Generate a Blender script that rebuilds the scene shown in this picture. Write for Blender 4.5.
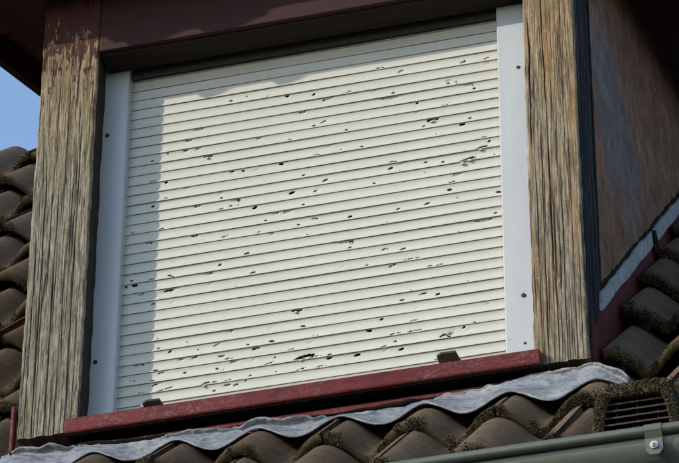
import bpy, math, random
import numpy as np
from mathutils import Vector, Matrix, noise as mn

for o in list(bpy.data.objects):
    bpy.data.objects.remove(o)
scene = bpy.context.scene
COL = scene.collection
R = math.radians

# ------------------------------------------------------------------ camera
cam_d = bpy.data.cameras.new('camera')
cam = bpy.data.objects.new('camera', cam_d)
COL.objects.link(cam)
rot = Matrix(((0.96403904, 0.15272953, 0.21749120),
              (0.26573339, -0.56568852, -0.78062940),
              (0.00380711, 0.81035189, -0.58593116)))
cam.matrix_world = Matrix.Translation((1.79815, -6.19264, -4.25746)) @ rot.to_4x4()
cam_d.sensor_width = 36.0
cam_d.lens = 36.0 * 3500.0 / 679.0
cam_d.clip_start = 0.1
cam_d.clip_end = 5000.0
scene.camera = cam

# ------------------------------------------------------------------ light
SUN_DIR = Vector((1.17, 1.0, -0.77)).normalized()      # the way the light travels
sun_el = math.asin(-SUN_DIR.z)
sun_az = math.atan2(-SUN_DIR.x, -SUN_DIR.y)            # clockwise from +Y
world = bpy.data.worlds.new('World')
scene.world = world
world.use_nodes = True
wn = world.node_tree.nodes
wl = world.node_tree.links
wn.clear()
sky = wn.new('ShaderNodeTexSky')
sky.sky_type = 'NISHITA'
sky.sun_disc = False
sky.sun_elevation = sun_el
sky.sun_rotation = sun_az
sky.air_density = 1.1
sky.dust_density = 0.4
sky.ozone_density = 1.5
bg = wn.new('ShaderNodeBackground')
bg.inputs['Strength'].default_value = 0.15
wo = wn.new('ShaderNodeOutputWorld')
wl.new(sky.outputs[0], bg.inputs[0])
wl.new(bg.outputs[0], wo.inputs[0])
sd = bpy.data.lights.new('sun', 'SUN')
sd.energy = 2.0
sd.angle = R(0.9)
sd.color = (1.0, 0.90, 0.73)
so = bpy.data.objects.new('sun', sd)
COL.objects.link(so)
so.rotation_euler = SUN_DIR.to_track_quat('-Z', 'Y').to_euler()
so.location = (-8, -8, 8)
vs = scene.view_settings
vs.view_transform = 'Standard'
vs.look = 'None'
vs.gamma = 1.0
vs.exposure = 0.90
vs.use_curve_mapping = False

# ------------------------------------------------------------------ helpers
def tag(o, label=None, cat=None, group=None, kind=None):
    if label: o['label'] = label
    if cat: o['category'] = cat
    if group: o['group'] = group
    if kind: o['kind'] = kind
    return o

def empty(name, loc, label=None, cat=None, kind=None):
    o = bpy.data.objects.new(name, None)
    COL.objects.link(o)
    o.location = loc
    o.empty_display_size = 0.1
    return tag(o, label, cat, None, kind)

def wloc(o):
    v = Vector((0, 0, 0))
    while o is not None:
        v += o.location
        o = o.parent
    return v

def mobj(name, verts, faces, mat, parent=None, smooth=False, origin=None):
    """verts in world coordinates; the origin goes to `origin` or to the parent's base"""
    org = Vector(origin) if origin is not None else (wloc(parent) if parent else Vector((0, 0, 0)))
    me = bpy.data.meshes.new(name)
    me.from_pydata([(v[0] - org.x, v[1] - org.y, v[2] - org.z) for v in verts], [], [tuple(f) for f in faces])
    me.materials.append(mat)
    if smooth:
        me.polygons.foreach_set('use_smooth', [True] * len(me.polygons))
    me.update()
    o = bpy.data.objects.new(name, me)
    COL.objects.link(o)
    if parent:
        o.parent = parent
        o.location = org - wloc(parent)
    else:
        o.location = org
    return o

class MB:
    def __init__(self):
        self.v = []; self.f = []
    def add(self, vs, fs):
        n = len(self.v)
        self.v += [tuple(p) for p in vs]
        self.f += [tuple(i + n for i in f) for f in fs]
    def box(self, x0, x1, y0, y1, z0, z1):
        self.add([(x0,y0,z0),(x1,y0,z0),(x1,y1,z0),(x0,y1,z0),(x0,y0,z1),(x1,y0,z1),(x1,y1,z1),(x0,y1,z1)],
                 [(0,3,2,1),(4,5,6,7),(0,1,5,4),(1,2,6,5),(2,3,7,6),(3,0,4,7)])
    def rbox(self, x0, x1, prof):
        """a closed (y,z) profile, counter-clockwise seen from -x ... extruded along x"""
        n = len(prof)
        vs = [(x0, y, z) for y, z in prof] + [(x1, y, z) for y, z in prof]
        fs = [(i, (i+1) % n, n + (i+1) % n, n + i) for i in range(n)]
        fs += [tuple(range(n))[::-1], tuple(range(n, 2*n))]
        self.add(vs, fs)
    def prism_x(self, poly, x0, x1):
        self.rbox(x0, x1, poly)
    def tube(self, pts, r, seg=8, cap=True):
        rings = []
        for i, p in enumerate(pts):
            p = Vector(p)
            a = Vector(pts[max(i-1, 0)]); b = Vector(pts[min(i+1, len(pts)-1)])
            d = (b - a).normalized()
            q = d.to_track_quat('Z', 'Y')
            rr = r[i] if isinstance(r, (list, tuple)) else r
            rings.append([p + q @ Vector((rr*math.cos(2*math.pi*k/seg), rr*math.sin(2*math.pi*k/seg), 0)) for k in range(seg)])
        vs = [v for ring in rings for v in ring]
        fs = []
        for i in range(len(rings)-1):
            for k in range(seg):
                k2 = (k+1) % seg
                fs.append((i*seg+k, i*seg+k2, (i+1)*seg+k2, (i+1)*seg+k))
        if cap:
            fs.append(tuple(range(seg))[::-1]); fs.append(tuple((len(rings)-1)*seg + k for k in range(seg)))
        self.add(vs, fs)
    def build(self, name, mat, parent=None, smooth=False, origin=None, bevel=None):
        o = mobj(name, self.v, self.f, mat, parent, smooth, origin)
        if bevel:
            m = o.modifiers.new('bevel', 'BEVEL')
            m.width = bevel; m.segments = 2; m.limit_method = 'ANGLE'; m.angle_limit = R(40)
        return o

_rs = np.random.RandomState(7)
_LAT = _rs.rand(512, 512)
def vnoise(x, y):
    x = np.asarray(x, float); y = np.asarray(y, float)
    xi = np.floor(x).astype(int); yi = np.floor(y).astype(int)
    fx = x - xi; fy = y - yi
    fx = fx*fx*(3-2*fx); fy = fy*fy*(3-2*fy)
    a = _LAT[xi % 512, yi % 512]; b = _LAT[(xi+1) % 512, yi % 512]
    c = _LAT[xi % 512, (yi+1) % 512]; d = _LAT[(xi+1) % 512, (yi+1) % 512]
    return (a*(1-fx)+b*fx)*(1-fy) + (c*(1-fx)+d*fx)*fy

# ------------------------------------------------------------------ materials
class NT:
    def __init__(self, name):
        self.m = bpy.data.materials.new(name)
        self.m.use_nodes = True
        self.t = self.m.node_tree
        self.n = self.t.nodes; self.l = self.t.links
        self.b = self.n['Principled BSDF']
        self.tc = self.n.new('ShaderNodeTexCoord')
    def link(self, a, b): self.l.new(a, b)
    def mapping(self, scale=(1,1,1), loc=(0,0,0), src='Object', rot=(0,0,0)):
        mp = self.n.new('ShaderNodeMapping')
        mp.inputs['Scale'].default_value = scale
        mp.inputs['Location'].default_value = loc
        mp.inputs['Rotation'].default_value = rot
        self.link(self.tc.outputs[src], mp.inputs['Vector'])
        return mp.outputs[0]
    def noise(self, vec, scale, detail=4, rough=0.55, dist=0.0):
        n = self.n.new('ShaderNodeTexNoise')
        n.inputs['Scale'].default_value = scale
        n.inputs['Detail'].default_value = detail
        n.inputs['Roughness'].default_value = rough
        n.inputs['Distortion'].default_value = dist
        self.link(vec, n.inputs['Vector'])
        return n.outputs[0]
    def voronoi(self, vec, scale, feature='F1', out='Distance'):
        n = self.n.new('ShaderNodeTexVoronoi')
        n.feature = feature
        n.inputs['Scale'].default_value = scale
        self.link(vec, n.inputs['Vector'])
        return n.outputs[out]
    def ramp(self, fac, stops, interp='LINEAR'):
        n = self.n.new('ShaderNodeValToRGB')
        n.color_ramp.interpolation = interp
        el = n.color_ramp.elements
        while len(el) > 1: el.remove(el[-1])
        for i, (p, c) in enumerate(stops):
            e = el[0] if i == 0 else el.new(p)
            e.position = p
            c = (c, c, c) if not isinstance(c, (tuple, list)) else c
            e.color = (c[0], c[1], c[2], 1)
        self.link(fac, n.inputs[0])
        return n.outputs[0]
    def mix(self, fac, a, b, mode='MIX'):
        n = self.n.new('ShaderNodeMix')
        n.data_type = 'RGBA'; n.blend_type = mode
        for sock, val in ((n.inputs[0], fac), (n.inputs[6], a), (n.inputs[7], b)):
            if isinstance(val, (int, float)): sock.default_value = val
            elif isinstance(val, (tuple, list)): sock.default_value = (val[0], val[1], val[2], 1)
            else: self.link(val, sock)
        return n.outputs[2]
    def math(self, op, a, b=None, c=None, clamp=False):
        n = self.n.new('ShaderNodeMath')
        n.operation = op; n.use_clamp = clamp
        for i, val in enumerate((a, b, c)):
            if val is None: continue
            if isinstance(val, (int, float)): n.inputs[i].default_value = val
            else: self.link(val, n.inputs[i])
        return n.outputs[0]
    def sep(self, src='Object'):
        n = self.n.new('ShaderNodeSeparateXYZ')
        self.link(self.tc.outputs[src], n.inputs[0])
        return n.outputs
    def rand(self):
        n = self.n.new('ShaderNodeObjectInfo')
        return n.outputs['Random']
    def attr(self, name):
        n = self.n.new('ShaderNodeAttribute'); n.attribute_name = name
        return n.outputs['Fac']
    def bump(self, h, strength=0.3, dist=0.002, prev=None):
        n = self.n.new('ShaderNodeBump')
        n.inputs['Strength'].default_value = strength
        n.inputs['Distance'].default_value = dist
        self.link(h, n.inputs['Height'])
        if prev: self.link(prev, n.inputs['Normal'])
        self.link(n.outputs[0], self.b.inputs['Normal'])
        return n.outputs[0]
    def set(self, color=None, rough=None, metal=None, spec=None):
        for key, val in (('Base Color', color), ('Roughness', rough), ('Metallic', metal), ('Specular IOR Level', spec)):
            if val is None: continue
            s = self.b.inputs[key]
            if isinstance(val, (int, float)): s.default_value = val
            elif isinstance(val, (tuple, list)): s.default_value = (val[0], val[1], val[2], 1)
            else: self.link(val, s)
        return self.m

def m_slat():
    t = NT('cream_slat_paint')
    v = t.mapping((6, 6, 40)); n = t.noise(v, 1.0, 5)
    v2 = t.mapping((90, 90, 14)); n2 = t.noise(v2, 1.0, 3)
    c = t.ramp(n, [(0.3, (0.46, 0.452, 0.405)), (0.7, (0.52, 0.512, 0.46))])
    c = t.mix(t.ramp(n2, [(0.60, 0.0), (0.78, 0.30)]), c, (0.40, 0.38, 0.31))
    sk = t.noise(t.mapping((55, 55, 3.0), (3, 0, 1)), 1.0, 5, 0.65)
    c = t.mix(t.ramp(sk, [(0.55, 0.0), (0.75, 0.22)]), c, (0.33, 0.32, 0.27))
    n3 = t.noise(t.mapping((300, 300, 300)), 1.0, 2)
    t.bump(n3, 0.06, 0.0005)
    r = t.mix(0.25, c, t.mix(t.rand(), (0.40, 0.395, 0.355), (0.485, 0.48, 0.435)))
    return t.set(r, 0.5, 0.0, 0.35)

def m_rail():
    t = NT('white_rail_paint')
    n = t.noise(t.mapping((30, 30, 3)), 1.0, 5)
    c = t.ramp(n, [(0.25, (0.40, 0.413, 0.422)), (0.75, (0.455, 0.468, 0.477))])
    sp = t.noise(t.mapping((140, 140, 110)), 1.0, 2, 0.4)
    c = t.mix(t.ramp(sp, [(0.70, 0.0), (0.75, 0.7)]), c, (0.25, 0.16, 0.11))
    return t.set(c, 0.28, 0.0, 0.6)

def m_wood(name, kind):
    t = NT(name)
    x, y, z = t.sep()
    warp = t.noise(t.mapping((3, 3, 1.3)), 1.0, 3)
    comb = t.n.new('ShaderNodeCombineXYZ')
    t.link(t.math('ADD', x, t.math('MULTIPLY', warp, 0.010)), comb.inputs[0])
    t.link(t.math('ADD', y, t.math('MULTIPLY', warp, 0.008)), comb.inputs[1])
    t.link(z, comb.inputs[2])
    def sc(v, s):
        m = t.n.new('ShaderNodeMapping'); m.inputs['Scale'].default_value = s
        t.link(v, m.inputs['Vector']); return m.outputs[0]
    g1 = t.noise(sc(comb.outputs[0], (270, 270, 11)), 1.0, 10, 0.80)
    g2 = t.noise(sc(comb.outputs[0], (480, 480, 26)), 1.0, 6, 0.75)
    g3 = t.noise(sc(comb.outputs[0], (80, 80, 4.5)), 1.0, 6, 0.7)
    patch = t.noise(t.mapping((16, 16, 4.0), (3.1, 0, 1.7)), 1.0, 6, 0.65)
    if kind == 'left':
        grey = t.ramp(g1, [(0.38, (0.027, 0.022, 0.017)), (0.44, (0.094, 0.079, 0.056)), (0.50, (0.181, 0.160, 0.116)), (0.56, (0.298, 0.270, 0.209)), (0.64, (0.440, 0.418, 0.365))])
        tan = t.ramp(g1, [(0.38, (0.050, 0.031, 0.016)), (0.44, (0.154, 0.101, 0.048)), (0.51, (0.270, 0.189, 0.095)), (0.62, (0.429, 0.330, 0.188))])
        up = t.math('MULTIPLY_ADD', z, 1.5, -0.98)
    else:
        grey = t.ramp(g1, [(0.38, (0.033, 0.025, 0.019)), (0.44, (0.115, 0.090, 0.061)), (0.50, (0.204, 0.168, 0.119)), (0.56, (0.314, 0.273, 0.207)), (0.64, (0.452, 0.418, 0.352))])
        tan = t.ramp(g1, [(0.38, (0.060, 0.033, 0.016)), (0.44, (0.181, 0.107, 0.048)), (0.51, (0.308, 0.200, 0.095)), (0.62, (0.452, 0.330, 0.182))])
        up = t.math('MULTIPLY_ADD', z, 0.95, -0.42)
    f = t.math('ADD', up, t.math('MULTIPLY_ADD', patch, 1.7, -0.72), clamp=True)
    c = t.mix(f, grey, tan)
    # bluish weathering and green algae with shapes of their own
    c = t.mix(t.ramp(g3, [(0.60, 0.0), (0.74, 0.45)]), c, (0.22, 0.225, 0.22))
    alg = t.noise(t.mapping((20, 20, 4), (9, 1, 4)), 1.0, 4)
    c = t.mix(t.ramp(alg, [(0.55, 0.0), (0.75, 0.45 if kind == 'left' else 0.2)]), c, (0.15, 0.145, 0.055))
    if kind == 'right':
        c = t.mix(t.ramp(t.noise(t.mapping((26, 26, 2.2), (2, 6, 1)), 1.0, 3), [(0.54, 0.0), (0.66, 0.42)]), c, (0.33, 0.17, 0.065))
    c = t.mix(t.ramp(g2, [(0.36, 0.75), (0.47, 0.0)]), c, (0.035, 0.028, 0.02))
    c = t.mix(t.ramp(g3, [(0.34, 0.6), (0.46, 0.0)]), c, (0.075, 0.060, 0.040))
    bl = t.noise(t.mapping((120, 120, 46), (5, 5, 1)), 1.0, 7, 0.75)
    c = t.mix(t.ramp(bl, [(0.56, 0.0), (0.64, 0.55)]), c, (0.36, 0.335, 0.26))
    c = t.mix(t.ramp(bl, [(0.36, 0.5), (0.43, 0.0)]), c, (0.085, 0.070, 0.046))
    # what is left of the red-brown paint near the top
    pn = t.noise(t.mapping((75, 75, 20), (1, 2, 7)), 1.0, 6, 0.68)
    if kind == 'left':
        band = t.math('MULTIPLY_ADD', z, 1.05, -1.175)
        pm = t.ramp(t.math('ADD', band, pn), [(0.42, 0.0), (0.45, 1.0)])
    else:
        band = t.math('MULTIPLY_ADD', z, 0.24, -0.19)
        pm = t.ramp(t.math('ADD', band, pn), [(0.66, 0.0), (0.70, 0.9)])
    c = t.mix(pm, c, (0.062, 0.022, 0.019))
    c = t.mix(t.math('MULTIPLY', t.attr('crack'), 0.9), c, (0.022, 0.017, 0.012))
    h = t.math('ADD', t.math('MULTIPLY', g1, 0.7), t.math('MULTIPLY', g2, 0.3))
    t.bump(t.math('ADD', h, t.math('MULTIPLY', bl, 0.5)), 1.0, 0.0022)
    return t.set(c, 0.85, 0.0, 0.2)

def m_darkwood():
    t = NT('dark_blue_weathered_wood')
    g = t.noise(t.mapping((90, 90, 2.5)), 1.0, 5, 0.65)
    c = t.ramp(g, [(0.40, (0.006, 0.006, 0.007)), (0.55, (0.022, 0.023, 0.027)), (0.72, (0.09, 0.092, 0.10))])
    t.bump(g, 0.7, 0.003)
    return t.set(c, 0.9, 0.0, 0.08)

def m_red(name, base=(0.165, 0.026, 0.032), scuff=0.6, rough=0.5):
    t = NT(name)
    n = t.noise(t.mapping((14, 30, 30)), 1.0, 5)
    c = t.ramp(n, [(0.3, tuple(b*0.72 for b in base)), (0.7, tuple(b*1.2 for b in base))])
    s = t.noise(t.mapping((110, 160, 190)), 1.0, 6, 0.75)
    s2 = t.noise(t.mapping((9, 9, 9), (4, 4, 4)), 1.0, 3)
    msk = t.math('MULTIPLY', t.ramp(s, [(0.51, 0.0), (0.60, 1.0)]), t.ramp(s2, [(0.40, 0.0), (0.62, scuff)]))
    c = t.mix(msk, c, (0.36, 0.31, 0.30))
    dk = t.noise(t.mapping((18, 50, 50), (6, 1, 3)), 1.0, 6, 0.7)
    c = t.mix(t.ramp(dk, [(0.54, 0.0), (0.66, 0.6)]), c, tuple(b*0.35 for b in base))
    t.bump(s, 0.35, 0.0018)
    return t.set(c, rough, 0.0, 0.13)

def m_maroon(name='maroon_painted_board', k=1.0):
    t = NT(name)
    n = t.noise(t.mapping((2, 40, 40)), 1.0, 4)
    c = t.ramp(n, [(0.3, (0.025*k, 0.0082*k, 0.0075*k)), (0.7, (0.037*k, 0.0120*k, 0.0108*k))])
    t.bump(n, 0.3, 0.002)
    return t.set(c, 0.7, 0.0, 0.25)

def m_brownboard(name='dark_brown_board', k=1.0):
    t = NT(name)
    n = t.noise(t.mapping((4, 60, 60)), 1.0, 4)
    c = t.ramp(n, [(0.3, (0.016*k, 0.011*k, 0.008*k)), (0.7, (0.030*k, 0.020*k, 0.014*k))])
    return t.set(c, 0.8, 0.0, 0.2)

def m_cheek():
    t = NT('peeling_cheek_panel')
    n = t.noise(t.mapping((13, 13, 15)), 1.0, 9, 0.75)
    c = t.ramp(n, [(0.32, (0.108, 0.054, 0.034)), (0.5, (0.178, 0.094, 0.060)), (0.68, (0.26, 0.155, 0.105))])
    x, y, z = t.sep()
    # bare blue-grey primer where the coat has come off, mid height behind the post
    dy = t.math('MULTIPLY', t.math('SUBTRACT', y, 0.36), 2.1)
    dz = t.math('MULTIPLY', t.math('SUBTRACT', z, 0.86), 2.6)
    dd = t.math('SQRT', t.math('ADD', t.math('MULTIPLY', dy, dy), t.math('MULTIPLY', dz, dz)))
    pn = t.noise(t.mapping((14, 9, 13), (1, 5, 2), rot=(R(-20), 0, 0)), 1.0, 9, 0.78)
    msk = t.ramp(t.math('ADD', t.math('MULTIPLY', dd, -0.55), t.math('MULTIPLY_ADD', pn, 1.3, 0.1)), [(0.32, 0.0), (0.52, 0.65)])
    c = t.mix(msk, c, t.mix(t.ramp(n, [(0.38, 0.0), (0.62, 1.0)]), (0.085, 0.092, 0.105), (0.15, 0.16, 0.178)))
    st = t.noise(t.mapping((20, 26, 16), rot=(R(-30), 0, 0)), 1.0, 8, 0.75)
    c = t.mix(t.ramp(st, [(0.57, 0.0), (0.64, 0.85)]), c, (0.032, 0.019, 0.015))
    c = t.mix(t.ramp(st, [(0.34, 0.5), (0.41, 0.0)]), c, (0.13, 0.125, 0.13))
    t.bump(t.math('ADD', n, st), 0.5, 0.004)
    return t.set(c, 0.85, 0.0, 0.1)

def m_tile():
    t = NT('brown_concrete_tile')
    n = t.noise(t.mapping((22, 22, 22)), 1.0, 8, 0.7)
    c = t.ramp(n, [(0.32, (0.056, 0.037, 0.024)), (0.5, (0.100, 0.069, 0.045)), (0.68, (0.155, 0.110, 0.073))])
    f = t.noise(t.mapping((260, 260, 260)), 1.0, 3, 0.7)
    c = t.mix(t.ramp(f, [(0.35, 0.4), (0.6, 0.0)]), c, (0.05, 0.04, 0.032))
    l = t.noise(t.mapping((48, 30, 48), (3, 3, 3)), 1.0, 5, 0.65)
    c = t.mix(t.ramp(l, [(0.60, 0.0), (0.72, 0.5)]), c, (0.14, 0.118, 0.088))
    vs = t.voronoi(t.mapping((75, 75, 75), (2, 9, 4)), 1.0)
    c = t.mix(t.math('MULTIPLY', t.ramp(vs, [(0.16, 0.7), (0.24, 0.0)]), t.ramp(t.noise(t.mapping((9, 9, 9), (8, 1, 2)), 1.0, 3), [(0.48, 0.0), (0.58, 1.0)])), c, (0.20, 0.185, 0.145))
    x, y, z = t.sep()
    # lichen and algae gather towards the lower lip of a tile
    e = t.math('ADD', t.math('MULTIPLY', y, -9.0), t.noise(t.mapping((30, 30, 30), (7, 1, 3)), 1.0, 5, 0.6))
    c = t.mix(t.ramp(e, [(0.20, 0.0), (0.50, 0.85)]), c, (0.048, 0.038, 0.022))
    c = t.mix(0.35, c, t.mix(t.rand(), (0.058, 0.038, 0.025), (0.135, 0.095, 0.062)))
    b = t.bump(f, 0.8, 0.0025)
    t.bump(n, 0.3, 0.005, b)
    return t.set(c, 0.9, 0.0, 0.1)

def m_moss():
    t = NT('moss')
    a = t.attr('tone')
    c = t.ramp(a, [(0.0, (0.026, 0.019, 0.012)), (0.45, (0.050, 0.039, 0.021)), (0.78, (0.088, 0.076, 0.040)), (0.95, (0.14, 0.13, 0.08)), (1.0, (0.15, 0.18, 0.05))])
    return t.set(c, 0.95, 0.0, 0.1)

def m_lead():
    t = NT('grey_lead_sheet')
    n = t.noise(t.mapping((12, 30, 30)), 1.0, 7, 0.7, 0.8)
    c = t.ramp(n, [(0.34, (0.115, 0.13, 0.155)), (0.5, (0.20, 0.217, 0.24)), (0.66, (0.30, 0.315, 0.33))])
    n2 = t.noise(t.mapping((34, 70, 70), (5, 2, 8)), 1.0, 6, 0.72)
    c = t.mix(t.ramp(n2, [(0.53, 0.0), (0.63, 0.75)]), c, (0.07, 0.092, 0.135))
    ox = t.noise(t.mapping((60, 120, 120), (3, 3, 9)), 1.0, 6, 0.75)
    c = t.mix(t.ramp(ox, [(0.56, 0.0), (0.66, 0.35)]), c, (0.38, 0.39, 0.40))
    c = t.mix(t.ramp(t.noise(t.mapping((13, 40, 40), (1, 8, 2)), 1.0, 4), [(0.63, 0.0), (0.72, 0.5)]), c, (0.30, 0.17, 0.15))
    vr = t.voronoi(t.mapping((38, 70, 70)), 1.0, 'DISTANCE_TO_EDGE')
    t.bump(t.math('ADD', t.math('ADD', n, n2), t.math('MULTIPLY', vr, 0.5)), 0.7, 0.006)
    return t.set(c, 0.5, 0.25, 0.4)

def m_gutter():
    t = NT('grey_green_gutter_metal')
    n = t.noise(t.mapping((5, 40, 18)), 1.0, 5, 0.6)
    c = t.ramp(n, [(0.3, (0.092, 0.102, 0.080)), (0.7, (0.128, 0.138, 0.110))])
    d = t.noise(t.mapping((60, 60, 14), (2, 2, 2)), 1.0, 5, 0.7)
    c = t.mix(t.ramp(d, [(0.58, 0.0), (0.75, 0.5)]), c, (0.075, 0.072, 0.055))
    t.bump(d, 0.08, 0.001)
    return t.set(c, 0.38, 0.25, 0.5)

def m_plain(name, col, rough=0.6, metal=0.0, var=0.25, scale=60, spec=0.3):
    t = NT(name)
    n = t.noise(t.mapping((scale, scale, scale)), 1.0, 4)
    c = t.ramp(n, [(0.3, tuple(v*(1-var) for v in col)), (0.7, tuple(v*(1+var) for v in col))])
    return t.set(c, rough, metal, spec)

def m_ground():
    t = NT('asphalt')
    n = t.noise(t.mapping((40, 40, 40)), 1.0, 5)
    c = t.ramp(n, [(0.3, (0.035, 0.035, 0.036)), (0.7, (0.06, 0.06, 0.06))])
    return t.set(c, 0.9)

SLAT = m_slat(); RAIL = m_rail()
WOODL = m_wood('weathered_wood_olive', 'left'); WOODR = m_wood('weathered_wood_tan', 'right')
DARKW = m_darkwood()
RED = m_red('red_sill_paint', (0.112, 0.0165, 0.0175), 0.24); REDD = m_red('dark_red_sheet', (0.080, 0.010, 0.010), 0.2, 0.5)
MAROON = m_maroon(); SOFFIT = m_maroon('dull_red_soffit_paint', 2.6); BROWN = m_brownboard(); CHEEK = m_cheek()
TILE = m_tile(); MOSS = m_moss(); LEAD = m_lead(); GUT = m_gutter()
RUST = m_plain('rusty_screw', (0.06, 0.03, 0.012), 0.7, 0.3)
STOP = m_plain('brown_plastic', (0.035, 0.018, 0.013), 0.6)
BOLT = m_plain('bright_bolt_metal', (0.55, 0.55, 0.52), 0.35, 0.8, 0.3, 200)
STRIP = m_red('peeling_white_flashing', (0.30, 0.31, 0.33), 0.9, 0.7)
PINKF = m_red('pale_pink_old_flashing', (0.30, 0.20, 0.21), 0.9, 0.7)
PALEM = m_plain('pale_metal', (0.45, 0.46, 0.47), 0.5, 0.4)
BLACKM = m_plain('black_joint_and_shade', (0.012, 0.011, 0.010), 0.95, spec=0.05)  # near-black for dark joints, and for shade painted on by added sheets
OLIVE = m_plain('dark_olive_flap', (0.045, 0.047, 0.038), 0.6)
GRILLE = m_plain('dark_brown_grille', (0.045, 0.034, 0.026), 0.8)
GROUND = m_ground()

# ------------------------------------------------------------------ ground
gz = -5.9
g = mobj('ground', [(-1500, -1500, gz), (1500, -1500, gz), (1500, 1500, gz), (-1500, 1500, gz)], [(0, 1, 2, 3)], GROUND)
tag(g, 'dark asphalt ground far below the roof', 'ground', kind='structure')

# ------------------------------------------------------------------ main roof
PITCH = R(44)
GAUGE_Y = 0.270                 # step between two courses, along y
LIP_Y = -0.305                  # lip of course 0
PER = 0.1845                    # one roll
AMP = 0.060
def h_roll(u):                  # u in rolls, crown at whole numbers: broad round crown, smooth narrow valley
    t = 2*abs(u - math.floor(u + 0.5))
    return -AMP*(1.5*t**2 - 0.5*t**6)

def tile_mesh(name, nroll, seed, phase=0.0):
    """lower lip at y=0 with its crown at z=0; the body falls towards the back under the next course"""
    rnd = random.Random(seed)
    nper = 14
    nx = int(nper * nroll); joint = phase == 0.0
    th = 0.024
    L = 0.43; fall = 0.070
    rows = [  # (y, dz, inset)
        (L, 0.0), (L*0.55, 0.0), (0.05, 0.0), (0.012, 0.0005), (0.004, -0.001), (0.0, -0.0045), (0.0005, -0.019), (0.004, -th), (0.06, -th), (L, -th)]
    verts = []; faces = []
    for j, (y, dz) in enumerate(rows):
        for i in range(nx + 1):
            u = i / nper
            x = u * PER
            gap = 0.0030
            if i == 0: x += gap
            if i == nx: x -= gap
            hz = h_roll(u + phase)
            # the side lap: the left edge rides over, the right edge dips under
            if i == nx and joint: hz += 0.0012
            if i == nx - 1 and joint: hz += 0.0008
            if i == 0 and joint: hz -= 0.0050
            if i == 1 and joint: hz -= 0.0008
            chip = 0.0
            if j in (4, 5, 6):
                chip = (mn.noise((x*38 + seed*7.1, j*0.3, 2.0)) ) * 0.0035
            bumpy = mn.noise((x*20 + seed*3.3, y*16, 5.0)) * 0.0012
            verts.append((x, y + chip, hz + dz - fall*y + bumpy))
    for j in range(len(rows) - 1):
        for i in range(nx):
            a = j*(nx+1) + i
            faces.append((a, a+1, a+nx+2, a+nx+1))
    n = len(rows)
    for i in (0, nx):                # end caps
        col = [j*(nx+1) + i for j in range(n)]
        for k in range(n//2 - 1):
            q = (col[k], col[k+1], col[n-2-k], col[n-1-k])
            faces.append(q if i == nx else q[::-1])
    me = bpy.data.meshes.new(name)
    me.from_pydata(verts, [], faces)
    me.materials.append(TILE)
    me.polygons.foreach_set('use_smooth', [True]*len(me.polygons))
    me.update()
    # flip so that the top side faces up
    return me

FULL = [tile_mesh('roof_tile_mesh', 2, s) for s in range(4)]
HALF = [tile_mesh('roof_half_tile_mesh', 1, 10 + s) for s in range(2)]
QUARTER = [tile_mesh('roof_cut_tile_mesh', 0.5, 21), tile_mesh('roof_cut_tile_mesh', 0.5, 22, 0.5)]
for me in FULL + HALF + QUARTER:
    if me.polygons[5].normal.z < 0:
        me.flip_normals()

roof = empty('house_roof', (0, -0.60, -0.75), 'weathered brown double roll tiled house roof round the dormer', 'roof')
rl = wloc(roof)
trnd = random.Random(3)
TILES = []
def crest(y):                    # plane through the lips' crowns
    return -0.345 + (y + 0.305)*math.tan(PITCH)
PL = R(50.0)                     # above the eave the slope steepens left of the dormer
GAUGE_L = 0.330
def left_lip(k, ds=0.0):
    L = k*GAUGE_L - 0.16 + ds
    return (-0.13 + math.cos(PL)*L, -0.185 + math.sin(PL)*L)
def place_tile(x, course, half=False, name='roof_tile', left=False, cutm=None, lift=0.0):
    y = LIP_Y + GAUGE_Y*course
    zc = crest(y) + lift; pitch = PITCH
    if left:
        y, zc = left_lip(course); pitch = PL - R(3.5)
    me = trnd.choice(HALF if half else FULL) if cutm is None else cutm
    o = bpy.data.objects.new(name, me)
    COL.objects.link(o)
    o.parent = roof
    p = Vector((x + trnd.uniform(-.0015, .0015), y + trnd.uniform(-.004, .004), zc + trnd.uniform(-.002, .003)))
    o.location = p - rl
    o.rotation_euler = (pitch + R(trnd.uniform(-.5, .5)), R(trnd.uniform(-.4, .4)), R(trnd.uniform(-.5, .5)))
    if cutm is None: TILES.append((p, half, course, pitch))
    return o
W2 = 2*PER
def joint0(course):
    return 0.120 if course % 2 == 0 else 0.120 + PER
VENT_X = 0.120 + PER + W2        # 0.6735 : left side of the vent tile in course -1
for course in (-1, 0):
    j0 = joint0(course)
    for k in range(-5, 5):
        x = j0 + k*W2
        if x < -1.75 or x > 1.5: continue
        if course == -1 and abs(x - VENT_X) < 0.05:
            place_tile(x, course, True, cutm=QUARTER[0]); place_tile(x + 1.5*PER, course, True, cutm=QUARTER[1]); continue
        place_tile(x, course)
NTOP = 12
for course in range(1, NTOP):
    yl, zl = left_lip(course)
    xr = 0.120 - 4*PER           # -0.618
    xl_need = -0.95 - 0.36*max(yl, 0)
    x = xr
    if course % 2 == 1:
        x = xr - PER
        place_tile(x, course, True, left=True)
    while x > xl_need - 0.75:
        x -= W2
        place_tile(x, course, left=True)
for course in range(1, 9):       # right of the dormer
    x = 0.120 + 3*PER            # 0.6735
    lf = 0.030 if course == 1 else 0.068     # the slope kicks up above the eave
    if course % 2 == 0:
        place_tile(x - .006, course, True, lift=lf); x += PER
    while x < 1.35:
        place_tile(x - .006, course, lift=lf); x += W2

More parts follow.
